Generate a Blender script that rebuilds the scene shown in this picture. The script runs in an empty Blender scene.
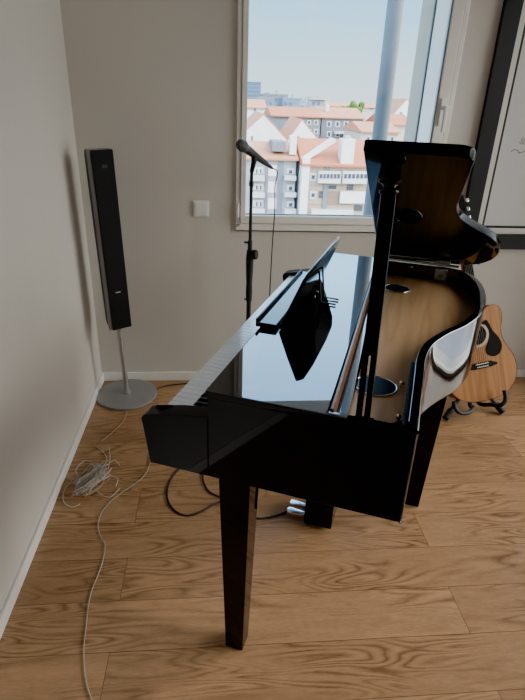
import bpy, bmesh, math, random
from mathutils import Vector, Matrix
random.seed(7)
C = bpy.context.scene.collection
R = math.radians

# ------------------------------------------------------------------ camera
F_PX = 522.255
CAM = Vector((0.0, 0.0, 1.604))
AX = Matrix(((0.99641, -0.00448, 0.08452), (-0.07818, -0.43143, 0.89875), (0.03244, -0.90214, -0.43023)))
def at(px, py, Y):
    """the point of the plane y = Y that shows at a pixel of the photograph"""
    r = AX @ Vector((px - 262.5, py - 350.0, F_PX))
    return CAM + r * (Y / r.y)
cd = bpy.data.cameras.new('camera'); cam = bpy.data.objects.new('camera', cd); C.objects.link(cam)
cd.sensor_fit = 'VERTICAL'; cd.sensor_height = 24.0; cd.lens = 24.0 * F_PX / 700.0
cd.clip_start = 0.05; cd.clip_end = 12000
m = Matrix.Identity(4)
for i in range(3):
    m[i][0] = AX[i][0]; m[i][1] = -AX[i][1]; m[i][2] = -AX[i][2]; m[i][3] = CAM[i]
cam.matrix_world = m
bpy.context.scene.camera = cam

# ------------------------------------------------------------------ materials
def mat(name, col, rough=0.5, metal=0.0, ior=1.5, coat=0.0, spec=0.5, noise=0.0, nscale=8.0, bump=0.0, bscale=60.0):
    M = bpy.data.materials.new(name); M.use_nodes = True
    nt = M.node_tree; b = nt.nodes['Principled BSDF']
    b.inputs['Base Color'].default_value = (*col, 1); b.inputs['Roughness'].default_value = rough
    b.inputs['Metallic'].default_value = metal; b.inputs['IOR'].default_value = ior
    b.inputs['Coat Weight'].default_value = coat; b.inputs['Specular IOR Level'].default_value = spec
    tc = nt.nodes.new('ShaderNodeTexCoord')
    if noise:
        n = nt.nodes.new('ShaderNodeTexNoise'); n.inputs['Scale'].default_value = nscale; n.inputs['Detail'].default_value = 5
        nt.links.new(tc.outputs['Object'], n.inputs['Vector'])
        r = nt.nodes.new('ShaderNodeValToRGB')
        r.color_ramp.elements[0].position = 0.3; r.color_ramp.elements[1].position = 0.7
        r.color_ramp.elements[0].color = (*[c * (1 - noise) for c in col], 1)
        r.color_ramp.elements[1].color = (*[min(1, c * (1 + noise)) for c in col], 1)
        nt.links.new(n.outputs['Fac'], r.inputs['Fac']); nt.links.new(r.outputs['Color'], b.inputs['Base Color'])
    if bump:
        n = nt.nodes.new('ShaderNodeTexNoise'); n.inputs['Scale'].default_value = bscale; n.inputs['Detail'].default_value = 4
        nt.links.new(tc.outputs['Object'], n.inputs['Vector'])
        bp = nt.nodes.new('ShaderNodeBump'); bp.inputs['Strength'].default_value = bump; bp.inputs['Distance'].default_value = 0.004
        nt.links.new(n.outputs['Fac'], bp.inputs['Height']); nt.links.new(bp.outputs['Normal'], b.inputs['Normal'])
    return M

def wood_mat(name, cols, axis='X', stretch=9.0, scale=3.0, rough=0.4, planks=None, spec=0.4, contrast=(0.3, 0.7), fig=26.0, figmix=0.42, fine=0.3, broken=False):
    """streaky grain along one axis; planks = (length, width, seam colour)"""
    M = bpy.data.materials.new(name); M.use_nodes = True
    nt = M.node_tree; N = nt.nodes; L = nt.links; b = N['Principled BSDF']
    b.inputs['Roughness'].default_value = rough; b.inputs['Specular IOR Level'].default_value = spec
    tc = N.new('ShaderNodeTexCoord')
    vec = tc.outputs['Object']
    tint = None
    if planks:
        br = N.new('ShaderNodeTexBrick'); br.inputs['Scale'].default_value = 1.0
        br.inputs['Brick Width'].default_value = planks[0]; br.inputs['Row Height'].default_value = planks[1]
        br.inputs['Mortar Size'].default_value = 0.0012; br.inputs['Mortar Smooth'].default_value = 0.3
        br.inputs['Bias'].default_value = 0.0
        br.offset = 0.37; br.offset_frequency = 2
        br.inputs['Color1'].default_value = (0, 0, 0, 1); br.inputs['Color2'].default_value = (1, 1, 1, 1)
        br.inputs['Mortar'].default_value = (0.5, 0.5, 0.5, 1)
        mpb = N.new('ShaderNodeMapping'); mpb.inputs['Location'].default_value = planks[2]
        L.new(vec, mpb.inputs['Vector']); L.new(mpb.outputs['Vector'], br.inputs['Vector'])
        off = N.new('ShaderNodeVectorMath'); off.operation = 'SCALE'; off.inputs['Scale'].default_value = 7.3
        L.new(br.outputs['Color'], off.inputs[0])
        ad = N.new('ShaderNodeVectorMath'); ad.operation = 'ADD'
        L.new(vec, ad.inputs[0]); L.new(off.outputs['Vector'], ad.inputs[1])
        vec = ad.outputs['Vector']; tint = br
    mp = N.new('ShaderNodeMapping')
    s = [stretch, stretch, stretch]; s['XYZ'.index(axis)] = 1.0
    mp.inputs['Scale'].default_value = s
    L.new(vec, mp.inputs['Vector'])
    n1 = N.new('ShaderNodeTexNoise'); n1.inputs['Scale'].default_value = scale; n1.inputs['Detail'].default_value = 3; n1.inputs['Distortion'].default_value = 0.6
    L.new(mp.outputs['Vector'], n1.inputs['Vector'])
    # cathedral figure: contour lines of a smooth noise field
    mu = N.new('ShaderNodeMath'); mu.operation = 'MULTIPLY'; mu.inputs[1].default_value = fig
    n2 = N.new('ShaderNodeTexNoise'); n2.inputs['Scale'].default_value = scale * 0.33; n2.inputs['Detail'].default_value = 1
    L.new(mp.outputs['Vector'], n2.inputs['Vector']); L.new(n2.outputs['Fac'], mu.inputs[0])
    sn = N.new('ShaderNodeMath'); sn.operation = 'SINE'; L.new(mu.outputs[0], sn.inputs[0])
    mr = N.new('ShaderNodeMapRange'); mr.inputs['From Min'].default_value = -1; mr.inputs['From Max'].default_value = 1
    L.new(sn.outputs[0], mr.inputs['Value'])
    n3 = N.new('ShaderNodeTexNoise'); n3.inputs['Scale'].default_value = scale * 9; n3.inputs['Detail'].default_value = 2
    L.new(mp.outputs['Vector'], n3.inputs['Vector'])
    mx = N.new('ShaderNodeMix'); mx.data_type = 'FLOAT'; mx.inputs[0].default_value = figmix
    pw = N.new('ShaderNodeMath'); pw.operation = 'POWER'; pw.inputs[1].default_value = 0.45; L.new(mr.outputs['Result'], pw.inputs[0])
    fo = pw.outputs[0]
    if broken:                       # the dark figure lines come and go along a plank
        pw.inputs[1].default_value = 0.55; n2.inputs['Distortion'].default_value = 0.5
        n4 = N.new('ShaderNodeTexNoise'); n4.inputs['Scale'].default_value = scale * 0.6; n4.inputs['Detail'].default_value = 2
        mp4 = N.new('ShaderNodeMapping'); mp4.inputs['Location'].default_value = (3.1, 7.7, 0); mp4.inputs['Scale'].default_value = (1, 2.5, 1)
        L.new(vec, mp4.inputs['Vector']); L.new(mp4.outputs['Vector'], n4.inputs['Vector'])
        ms4 = N.new('ShaderNodeMapRange'); ms4.inputs['From Min'].default_value = .40; ms4.inputs['From Max'].default_value = .58; L.new(n4.outputs['Fac'], ms4.inputs['Value'])
        mf = N.new('ShaderNodeMix'); mf.data_type = 'FLOAT'; mf.inputs[2].default_value = .85
        L.new(ms4.outputs['Result'], mf.inputs[0]); L.new(fo, mf.inputs[3]); fo = mf.outputs[0]
    L.new(n1.outputs['Fac'], mx.inputs[2]); L.new(fo, mx.inputs[3])
    mx2 = N.new('ShaderNodeMix'); mx2.data_type = 'FLOAT'; mx2.inputs[0].default_value = fine
    L.new(mx.outputs[0], mx2.inputs[2]); L.new(n3.outputs['Fac'], mx2.inputs[3])
    cr = N.new('ShaderNodeValToRGB'); cr.color_ramp.elements[0].position = contrast[0]; cr.color_ramp.elements[1].position = contrast[1]
    cr.color_ramp.elements[0].color = (*cols[0], 1); cr.color_ramp.elements[1].color = (*cols[1], 1)
    L.new(mx2.outputs[0], cr.inputs['Fac'])
    out = cr.outputs['Color']
    if tint:
        m1 = N.new('ShaderNodeMix'); m1.data_type = 'RGBA'; m1.blend_type = 'MULTIPLY'; m1.inputs[0].default_value = 1.0
        cr2 = N.new('ShaderNodeValToRGB'); cr2.color_ramp.elements[0].color = (0.84, 0.82, 0.8, 1); cr2.color_ramp.elements[1].color = (1.1, 1.1, 1.1, 1)
        L.new(tint.outputs['Color'], cr2.inputs['Fac']); L.new(out, m1.inputs[6]); L.new(cr2.outputs['Color'], m1.inputs[7])
        m2 = N.new('ShaderNodeMix'); m2.data_type = 'RGBA'; m2.inputs[7].default_value = (cols[0][0] * .9, cols[0][1] * .85, cols[0][2] * .8, 1)
        L.new(tint.outputs['Fac'], m2.inputs[0]); L.new(m1.outputs[2], m2.inputs[6]); out = m2.outputs[2]
    L.new(out, b.inputs['Base Color'])
    bp = N.new('ShaderNodeBump'); bp.inputs['Strength'].default_value = 0.08; bp.inputs['Distance'].default_value = 0.002
    L.new(mx2.outputs[0], bp.inputs['Height']); L.new(bp.outputs['Normal'], b.inputs['Normal'])
    return M

M = {}
M['wall'] = mat('wall_paint', (0.56, 0.528, 0.483), 0.75, spec=0.2, noise=0.025, nscale=1.5, bump=0.06, bscale=120)
M['ceiling'] = mat('ceiling_paint', (0.75, 0.73, 0.70), 0.9, spec=0.1, noise=0.02)
M['skirt'] = mat('baseboard_paint', (0.74, 0.72, 0.68), 0.45, noise=0.02)
M['floor'] = wood_mat('oak_floor', ((0.14, 0.068, 0.028), (0.45, 0.265, 0.14)), 'X', 6.5, 4.6, 0.30, planks=(1.9, 0.19, (0.35, 0.02, 0)), contrast=(0.20, 0.76), fig=95.0, figmix=0.5, fine=0.32, broken=True)
M['lacquer'] = mat('black_piano_lacquer', (0.003, 0.004, 0.008), 0.03, ior=1.42, spec=0.4, noise=0.2, nscale=3)
M['lacquer_top'] = mat('black_piano_lacquer_top', (0.004, 0.004, 0.006), 0.012, ior=2.05, noise=0.2, nscale=3)
M['lacquer_lid'] = mat('black_piano_lacquer_lid', (0.003, 0.003, 0.004), 0.03, ior=1.3, spec=.1, noise=0.2, nscale=3)
M['grille'] = mat('dark_grille', (0.022, 0.026, 0.036), 0.28, noise=0.2, nscale=200)  # blue sheen reflected by the grilles is put into the base colour
M['lacquer_rim'] = mat('black_piano_lacquer_rim', (0.004, 0.004, 0.006), 0.03, ior=1.9, noise=0.2, nscale=3)
M['satin_black'] = mat('satin_black', (0.012, 0.012, 0.013), 0.4, noise=0.2)
M['rubber'] = mat('black_rubber', (0.015, 0.015, 0.015), 0.7, noise=0.2)
M['plastic_black'] = mat('black_plastic', (0.02, 0.02, 0.022), 0.45, noise=0.15)
M['navy'] = mat('navy_reflection', (0.02, 0.03, 0.06), 0.6, noise=0.2)  # bluish reflection on the inner rim wall, painted as a navy colour
M['white_key'] = mat('white_key_plastic', (0.93, 0.94, 0.93), 0.12, ior=2.2, noise=0.01)
M['black_key'] = mat('black_key_plastic', (0.01, 0.01, 0.011), 0.3, noise=0.2)
M['felt'] = mat('red_felt', (0.12, 0.02, 0.02), 0.9, noise=0.2)
M['sound'] = wood_mat('soundboard_veneer', ((0.34, 0.195, 0.09), (0.46, 0.28, 0.145)), 'Y', 14.0, 3.0, 0.35)
M['lip'] = wood_mat('brown_lip_wood', ((0.10, 0.045, 0.025), (0.22, 0.11, 0.07)), 'Y', 12.0, 4.0, 0.3)
M['chrome'] = mat('chrome', (0.75, 0.76, 0.78), 0.12, 1.0, noise=0.03)
M['steel'] = mat('brushed_steel', (0.48, 0.48, 0.48), 0.38, 1.0, noise=0.06, nscale=30)
M['silver'] = mat('silver_paint', (0.27, 0.27, 0.275), 0.42, 0.35, noise=0.03)
M['brass'] = mat('brass', (0.75, 0.55, 0.25), 0.22, 1.0, noise=0.05)
M['mesh'] = mat('speaker_cloth', (0.004, 0.004, 0.006), 0.85, noise=0.3, nscale=300)
M['tape'] = mat('clear_tape', (0.42, 0.41, 0.40), 0.25, noise=0.5, nscale=50)
M['white_plastic'] = mat('white_plastic', (0.78, 0.77, 0.74), 0.35, noise=0.01)
M['upvc'] = mat('window_profile_white', (0.78, 0.75, 0.70), 0.35, noise=0.015)
M['gasket'] = mat('grey_gasket', (0.06, 0.06, 0.065), 0.6, noise=0.1)
M['render_out'] = mat('outer_reveal_render', (0.42, 0.38, 0.31), 0.85, noise=0.06)
M['post'] = mat('galvanised_post', (0.10, 0.125, 0.145), 0.5, 0.0, noise=0.12, nscale=5)
M['wire_white'] = mat('pale_wire', (0.50, 0.46, 0.39), 0.5, noise=0.15, nscale=20)
M['wire_tan'] = mat('tan_wire', (0.42, 0.30, 0.18), 0.5, noise=0.15, nscale=20)
M['wire_grey'] = mat('grey_wire', (0.36, 0.33, 0.29), 0.5, noise=0.15, nscale=20)
M['cable'] = mat('black_cable', (0.012, 0.012, 0.013), 0.5, noise=0.1)
M['board_black'] = mat('board_frame_black', (0.008, 0.008, 0.011), 0.45, noise=0.1)
M['board_strip'] = mat('board_strip', (0.62, 0.60, 0.55), 0.4, noise=0.02)
M['board_white'] = mat('whiteboard_surface', (0.60, 0.60, 0.60), 0.22, noise=0.02, nscale=2)
M['ink'] = mat('marker_ink', (0.05, 0.05, 0.06), 0.6, noise=0.1)
M['spruce'] = wood_mat('guitar_spruce', ((0.24, 0.098, 0.030), (0.36, 0.165, 0.056)), 'Z', 22.0, 3.0, 0.4, spec=.15)
M['guitar_side'] = wood_mat('guitar_mahogany', ((0.10, 0.035, 0.015), (0.22, 0.09, 0.04)), 'Z', 10.0, 3.0, 0.25)
M['ebony'] = mat('ebony', (0.012, 0.009, 0.008), 0.6, spec=.08, noise=0.3)
M['pickguard'] = mat('black_pickguard', (0.008, 0.006, 0.005), 0.35, spec=.06, noise=0.2)
M['rosette'] = mat('rosette_inlay', (0.40, 0.30, 0.22), 0.4, noise=0.4, nscale=150)
M['bone'] = mat('bone', (0.75, 0.70, 0.58), 0.4, noise=0.05)
M['string'] = mat('string_metal', (0.6, 0.55, 0.45), 0.3, 1.0, noise=0.05)
M['mic_grille'] = mat('mic_grille', (0.10, 0.10, 0.105), 0.45, 0.7, noise=0.35, nscale=400, bump=0.8, bscale=500)

def glass_mat():
    G = bpy.data.materials.new('window_glass'); G.use_nodes = True
    nt = G.node_tree; nt.nodes.clear()
    o = nt.nodes.new('ShaderNodeOutputMaterial'); mx = nt.nodes.new('ShaderNodeMixShader')
    t = nt.nodes.new('ShaderNodeBsdfTransparent'); t.inputs[0].default_value = (0.96, 0.98, 0.975, 1)
    g = nt.nodes.new('ShaderNodeBsdfGlossy'); g.inputs['Roughness'].default_value = 0.0
    lw = nt.nodes.new('ShaderNodeFresnel'); lw.inputs['IOR'].default_value = 1.45
    nt.links.new(lw.outputs[0], mx.inputs[0]); nt.links.new(t.outputs[0], mx.inputs[1]); nt.links.new(g.outputs[0], mx.inputs[2])
    nt.links.new(mx.outputs[0], o.inputs[0])
    return G
M['glass'] = glass_mat()

# ------------------------------------------------------------------ mesh helpers
def add_box(bm, x0, x1, y0, y1, z0, z1, bev=0.0, seg=2):
    g = bmesh.ops.create_cube(bm, size=1.0)
    for v in g['verts']:
        v.co = Vector(((x0 + x1) / 2 + v.co.x * (x1 - x0), (y0 + y1) / 2 + v.co.y * (y1 - y0), (z0 + z1) / 2 + v.co.z * (z1 - z0)))
    if bev:
        es = list({e for v in g['verts'] for e in v.link_edges})
        bmesh.ops.bevel(bm, geom=es, offset=bev, segments=seg, profile=0.5, affect='EDGES')
def box(x0, x1, y0, y1, z0, z1, bev=0.0, seg=2):
    bm = bmesh.new(); add_box(bm, x0, x1, y0, y1, z0, z1, bev, seg); return bm
def add_prism(bm, pts, fn, d0, d1):
    """pts: 2-D outline, fn(a, b, d) -> 3-D, extruded between d0 and d1"""
    A = [bm.verts.new(fn(a, b, d0)) for a, b in pts]; B = [bm.verts.new(fn(a, b, d1)) for a, b in pts]
    n = len(pts)
    bm.faces.new(A[::-1]); bm.faces.new(B)
    for i in range(n):
        bm.faces.new((A[i], A[(i + 1) % n], B[(i + 1) % n], B[i]))
    bmesh.ops.recalc_face_normals(bm, faces=bm.faces[:])
def prism(pts, fn, d0, d1, bev=0.0, seg=2):
    bm = bmesh.new(); add_prism(bm, pts, fn, d0, d1)
    if bev:
        bmesh.ops.bevel(bm, geom=[e for e in bm.edges if e.calc_face_angle(0) > 0.6], offset=bev, segments=seg, profile=0.5, affect='EDGES')
    return bm
XY = lambda a, b, d: (a, b, d)
XZ = lambda a, b, d: (a, d, b)
YZ = lambda a, b, d: (d, a, b)
def smooth_path(pts, n=8, closed=False):
    P = [Vector(p) for p in pts]; out = []
    k = len(P)
    rng = range(k) if closed else range(k - 1)
    for i in rng:
        if closed:
            p0, p1, p2, p3 = P[i - 1], P[i], P[(i + 1) % k], P[(i + 2) % k]
        else:
            p0, p1, p2, p3 = P[max(i - 1, 0)], P[i], P[i + 1], P[min(i + 2, k - 1)]
        for j in range(n):
            t = j / n
            out.append(0.5 * ((2 * p1) + (p2 - p0) * t + (2 * p0 - 5 * p1 + 4 * p2 - p3) * t * t + (3 * p1 - p0 - 3 * p2 + p3) * t ** 3))
    if not closed: out.append(P[-1])
    return out
def add_tube(bm, pts, r, seg=8):
    """r: a radius or one per point"""
    P = [Vector(p) for p in pts]; rs = r if isinstance(r, (list, tuple)) else [r] * len(P)
    rings = []; up = None
    for i, p in enumerate(P):
        t = (P[min(i + 1, len(P) - 1)] - P[max(i - 1, 0)])
        if t.length < 1e-9: t = Vector((0, 0, 1))
        t.normalize()
        if up is None:
            up = Vector((0, 0, 1)) if abs(t.z) < 0.9 else Vector((1, 0, 0))
        a = (up - t * up.dot(t))
        if a.length < 1e-4: a = t.orthogonal()
        a.normalize(); up = a; b = t.cross(a)
        rings.append([bm.verts.new(p + (a * math.cos(2 * math.pi * k / seg) + b * math.sin(2 * math.pi * k / seg)) * rs[i]) for k in range(seg)])
    for A, B in zip(rings, rings[1:]):
        for k in range(seg):
            bm.faces.new((A[k], A[(k + 1) % seg], B[(k + 1) % seg], B[k]))
    bm.faces.new(rings[0][::-1]); bm.faces.new(rings[-1])
    bmesh.ops.recalc_face_normals(bm, faces=bm.faces[:])
def tube(pts, r, seg=8):
    bm = bmesh.new(); add_tube(bm, pts, r, seg); return bm
def cyl(a, b, r, seg=24, r2=None):
    return tube([a, b], [r, r if r2 is None else r2], seg)
def add_lathe(bm, prof, seg=32, M4=None):
    rings = []
    for r, z in prof:
        rings.append([bm.verts.new((r * math.cos(2 * math.pi * k / seg), r * math.sin(2 * math.pi * k / seg), z)) for k in range(seg)])
    for A, B in zip(rings, rings[1:]):
        for k in range(seg): bm.faces.new((A[k], A[(k + 1) % seg], B[(k + 1) % seg], B[k]))
    bm.faces.new(rings[0][::-1]); bm.faces.new(rings[-1])
    vs = [v for r in rings for v in r]
    if M4: bmesh.ops.transform(bm, matrix=M4, verts=vs)
    bmesh.ops.recalc_face_normals(bm, faces=bm.faces[:])
def lathe(prof, seg=32, M4=None):
    bm = bmesh.new(); add_lathe(bm, prof, seg, M4); return bm
def frame_matrix(origin, zdir, xdir=None):
    z = Vector(zdir).normalized(); x = Vector(xdir) if xdir else z.orthogonal()
    x = (x - z * x.dot(z)).normalized(); y = z.cross(x)
    return Matrix(((x.x, y.x, z.x, origin[0]), (x.y, y.y, z.y, origin[1]), (x.z, y.z, z.z, origin[2]), (0, 0, 0, 1)))
def obj(name, bm, material, parent=None, smooth=True, ang=50):
    me = bpy.data.meshes.new(name)
    bm.to_mesh(me); bm.free()
    if smooth:
        me.polygons.foreach_set('use_smooth', [True] * len(me.polygons))
        me.set_sharp_from_angle(angle=R(ang))
    me.materials.append(material)
    o = bpy.data.objects.new(name, me); C.objects.link(o)
    if smooth:
        w = o.modifiers.new('weighted_normals', 'WEIGHTED_NORMAL'); w.mode = 'FACE_AREA'; w.weight = 80; w.keep_sharp = True
    if parent: o.parent = parent
    return o
def empty(name, loc=(0, 0, 0), rotz=0.0):
    o = bpy.data.objects.new(name, None); C.objects.link(o); o.location = loc; o.rotation_euler = (0, 0, rotz)
    o.empty_display_size = 0.1
    return o
def tag(o, label, cat, group=None):
    o['label'] = label; o['category'] = cat
    if group: o['group'] = group
    return o
def struct(name, bm, material, parent=None, smooth=False):
    o = obj(name, bm, material, parent, smooth)
    if parent is None: o['kind'] = 'structure'
    return o

# ------------------------------------------------------------------ the room
XL, XR, YB, YF, ZC = -0.719, 2.36, 2.924, -2.80, 2.62
struct('floor', box(XL - .2, XR + .2, YF - .2, YB + .42, -0.12, 0.0), M['floor'])
struct('ceiling', box(XL - .2, XR + .4, YF - .2, YB + .42, ZC, ZC + .15), M['ceiling'])
struct('wall_left', box(XL - .2, XL, YF - .2, YB + .42, 0, ZC), M['wall'])
struct('wall_front', box(XL - .2, XR + .2, YF - .2, YF, 0, ZC), M['wall'])
WX0, WX1, WZ0, WZ1 = 0.100, 1.222, 0.972, 2.36       # the window hole in the back wall
YO = YB + 0.42
bm = bmesh.new()
add_box(bm, XL - .2, WX0, YB, YO, 0, ZC); add_box(bm, WX1, XR + .2, YB, YO, 0, ZC)
add_box(bm, WX0, WX1, YB, YO, 0, WZ0 - .03); add_box(bm, WX0, WX1, YB, YO, WZ1, ZC)
struct('wall_back', bm, M['wall'])
# right wall with its own window, beyond the frame of the photograph
RY0, RY1, RZ0, RZ1 = 0.15, 2.72, 0.004, 2.50
bm = bmesh.new()
add_box(bm, XR, XR + .3, YF - .2, RY0, 0, ZC); add_box(bm, XR, XR + .3, RY1, YO, 0, ZC)
add_box(bm, XR, XR + .3, RY0, RY1, 0, RZ0); add_box(bm, XR, XR + .3, RY0, RY1, RZ1, ZC)
struct('wall_right', bm, M['wall'])
BH = 0.058
struct('baseboard_left', box(XL, XL + .012, YF, YB, 0, BH, .003), M['skirt'])
struct('baseboard_back', box(XL + .012, XR, YB - .012, YB, 0, BH, .003), M['skirt'])
struct('baseboard_right', box(XR - .012, XR, YF, .14, 0, BH, .003), M['skirt'])

# window_1: casement in the back wall
w1 = empty('window_1', (WX0, YB, WZ0)); w1['kind'] = 'structure'
W = lambda name, bm, mt: struct(name, bm, mt, w1)
o_ = Vector((WX0, YB, WZ0))
def wb(x0, x1, y0, y1, z0, z1, bev=0.003):
    return box(x0 - o_.x, x1 - o_.x, y0 - o_.y, y1 - o_.y, z0 - o_.z, z1 - o_.z, bev)
W('window_frame', wb(WX0, .122, YB - .018, YB + .07, WZ0, WZ1), M['upvc'])
W('window_frame', wb(WX0, WX1, YB - .018, YB + .07, WZ0 - .02, WZ0 + .018), M['upvc'])
W('window_frame', wb(WX0, WX1, YB - .018, YB + .07, WZ1 - .03, WZ1), M['upvc'])
W('window_frame', wb(1.196, WX1, YB - .018, YB + .215, WZ0, WZ1), M['upvc'])
W('sash', wb(.124, .152, YB - .026, YB + .05, WZ0 + .02, WZ1 - .03), M['upvc'])
W('sash', wb(.152, 1.132, YB - .026, YB + .05, WZ0 + .02, WZ0 + .062), M['upvc'])
W('sash', wb(.152, 1.132, YB - .026, YB + .05, WZ1 - .08, WZ1 - .03), M['upvc'])
W('sash', wb(1.134, 1.192, YB - .026, YB + .215, WZ0 + .02, WZ1 - .03), M['upvc'])
W('gasket', wb(1.131, 1.1335, YB - .020, YB - .006, WZ0 + .06, WZ1 - .08, 0), M['gasket'])
W('gasket', wb(1.128, 1.134, YB + .205, YB + .222, WZ0 + .02, WZ1 - .03, 0), M['gasket'])
W('gasket', wb(.152, 1.132, YB + .012, YB + .02, WZ0 + .062, WZ0 + .066, 0), M['gasket'])
W('outer_reveal', wb(1.130, WX1, YB + .222, YO, WZ0 - .03, WZ1, 0), M['render_out'])
W('outer_reveal', wb(WX0 - .0, WX0 + .03, YB + .10, YO, WZ0 - .03, WZ1, 0), M['render_out'])
sl = prism([(YB + .07, WZ0 - .035), (YB + .07, WZ0 - .01), (YO + .03, WZ0 - .045), (YO + .03, WZ0 - .06)], lambda a, b, d: (d - o_.x, a - o_.y, b - o_.z), WX0, WX1)
W('outer_sill', sl, M['render_out'])
W('pane', wb(.150, 1.134, YB + .014, YB + .018, WZ0 + .058, WZ1 - .078, 0), M['glass'])
hp = at(441.5, 112, YB - .026)
hd = W('handle', wb(hp.x - .014, hp.x + .014, YB - .036, YB - .026, hp.z - .065, hp.z + .065, .004), M['white_plastic'])
bm = cyl((hp.x + .004 - o_.x, -.036, hp.z + .02 - o_.z), (hp.x + .004 - o_.x, -.066, hp.z + .02 - o_.z), .010, 16)
add_box(bm, hp.x - .006 - o_.x, hp.x + .014 - o_.x, -.078, -.060, hp.z - .095 - o_.z, hp.z + .032 - o_.z, .005)
struct('handle_lever', bm, M['white_plastic'], hd, True)
bm = cyl((.010, -.022, .055), (.010, -.022, .125), .008, 12)
W('hinge', bm, M['white_plastic'])
# window_2: in the right wall
w2 = empty('window_2', (XR, RY0, RZ0)); w2['kind'] = 'structure'
def w2b(y0, y1, z0, z1, d0=-.01, d1=.07): return box(d0, d1, y0 - RY0, y1 - RY0, z0 - RZ0, z1 - RZ0, .003)
ym = (RY0 + RY1) / 2
for a in ((RY0, RY0 + .06, RZ0, RZ1), (RY1 - .06, RY1, RZ0, RZ1), (RY0, RY1, RZ0, RZ0 + .03), (RY0, RY1, RZ1 - .06, RZ1), (ym - .07, ym + .07, RZ0, RZ1)):
    struct('window_frame', w2b(*a), M['upvc'], w2)
struct('pane', box(.03, .034, .06, ym - .07 - RY0, .03, RZ1 - RZ0 - .06), M['glass'], w2)
struct('pane', box(.03, .034, ym + .07 - RY0, RY1 - RY0 - .06, .03, RZ1 - RZ0 - .06), M['glass'], w2)

# light switch
sp = at(201, 208.5, YB)
sw = empty('light_switch', (sp.x, YB, sp.z)); tag(sw, 'white double light switch on the wall left of the window', 'light switch')
obj('cover_plate', box(-.043, .043, -.008, 0, -.043, .043, .003), M['white_plastic'], sw)
obj('rocker', box(-.034, -.001, -.013, -.006, -.034, .034, .002), M['white_plastic'], sw)
obj('rocker', box(.001, .034, -.012, -.006, -.034, .034, .002), M['white_plastic'], sw)

# whiteboard
bx0, bz0, bx1, bz1 = 1.390, .864, 2.31, 2.42
wbd = empty('whiteboard', (bx0, YB, bz0)); tag(wbd, 'large whiteboard with black frame and pale inner strip hung right of the window', 'whiteboard')
def ring(x0, x1, z0, z1, t, y0, y1, bev=.002):
    bm = bmesh.new()
    add_box(bm, x0, x0 + t, y0, y1, z0, z1, bev); add_box(bm, x1 - t, x1, y0, y1, z0, z1, bev)
    add_box(bm, x0 + t, x1 - t, y0, y1, z0, z0 + t, bev); add_box(bm, x0 + t, x1 - t, y0, y1, z1 - t, z1, bev)
    return bm
bw, bh = bx1 - bx0, bz1 - bz0
obj('frame', ring(0, bw, 0, bh, .090, -.028, 0), M['board_black'], wbd)
obj('inner_strip', ring(.090, bw - .090, .090, bh - .090, .032, -.020, 0), M['board_strip'], wbd)
obj('edge_line', ring(.122, bw - .122, .122, bh - .122, .013, -.016, 0, 0), M['board_black'], wbd)
wsf = obj('writing_surface', box(.135, bw - .135, -.012, 0, .135, bh - .135), M['board_white'], wbd)
def stroke(pts):
    bm = bmesh.new()
    P = []
    for px, py in pts:
        q = at(px, py, YB - .0125); P.append((q.x - bx0, -.0125, q.z - bz0))
    add_tube(bm, smooth_path(P, 5), .0016, 5); return bm
for s in ([(511, 152), (513, 150), (516, 150), (519, 151.5), (518, 153), (521, 152.5), (527, 151), (533, 152)],
          [(524, 138), (521.5, 140), (523, 142), (526, 141.5), (524.5, 139.5), (529, 138), (533, 141)],
          [(519, 142), (521, 143.5), (524, 144)]):
    obj('handwriting', stroke(s), M['ink'], wsf)

# ------------------------------------------------------------------ the piano
PA = R(22.434)
pn = empty('grand_piano', (-.203, 1.174, 0), -PA)
tag(pn, 'glossy black baby grand piano with propped lid and music desk standing on the oak floor', 'piano')
def PW(u, v, z):
    return Vector((-.203 + u * math.cos(PA) + v * math.sin(PA), 1.174 - u * math.sin(PA) + v * math.cos(PA), z))
ZT, ZB, WP = .970, .708, 1.40
def P(name, bm, mt, parent=None, **k): return obj(name, bm, mt, parent or pn, **k)
bent = smooth_path([(.687, .30, 0), (.688, .40, 0), (.706, .505, 0), (.752, .612, 0), (.806, .705, 0), (.850, .815, 0), (.878, .95, 0), (.886, 1.09, 0), (.875, 1.22, 0), (.842, 1.325, 0), (.79, 1.383, 0), (.72, 1.40, 0)], 6)
outer = [(.192, 0), (.674, 0)] + [(.674 + .013 * math.sin(R(a)), .013 - .013 * math.cos(R(a))) for a in (22.5, 45, 67.5, 90)] + [(.687, .15)] + [(p.x, p.y) for p in bent] + [(.55, 1.40), (.35, 1.40), (.192, 1.40)]
def offset(path, d):
    out = []
    for i, p in enumerate(path):
        a = Vector(path[max(i - 1, 0)]); b = Vector(path[min(i + 1, len(path) - 1)])
        t = (b - a).normalized(); out.append((p[0] - t.y * d, p[1] + t.x * d))
    return out
inner = offset(outer, .026)
bm = bmesh.new()
def wall_strip(bm, A, B, z0, z1):
    n = len(A)
    r = [[bm.verts.new((a[0], a[1], z)) for a in Q] for Q in (A, B) for z in (z0, z1)]   # A0 A1 B0 B1
    for i in range(n - 1):
        bm.faces.new((r[0][i], r[0][i + 1], r[1][i + 1], r[1][i]))
        bm.faces.new((r[2][i + 1], r[2][i], r[3][i], r[3][i + 1]))
        bm.faces.new((r[1][i], r[1][i + 1], r[3][i + 1], r[3][i]))
        bm.faces.new((r[0][i + 1], r[0][i], r[2][i], r[2][i + 1]))
    for i in (0, n - 1): bm.faces.new((r[0][i], r[1][i], r[3][i], r[2][i]))
    bmesh.ops.recalc_face_normals(bm, faces=bm.faces[:])
wall_strip(bm, outer, inner, ZB, ZT - .006)
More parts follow.
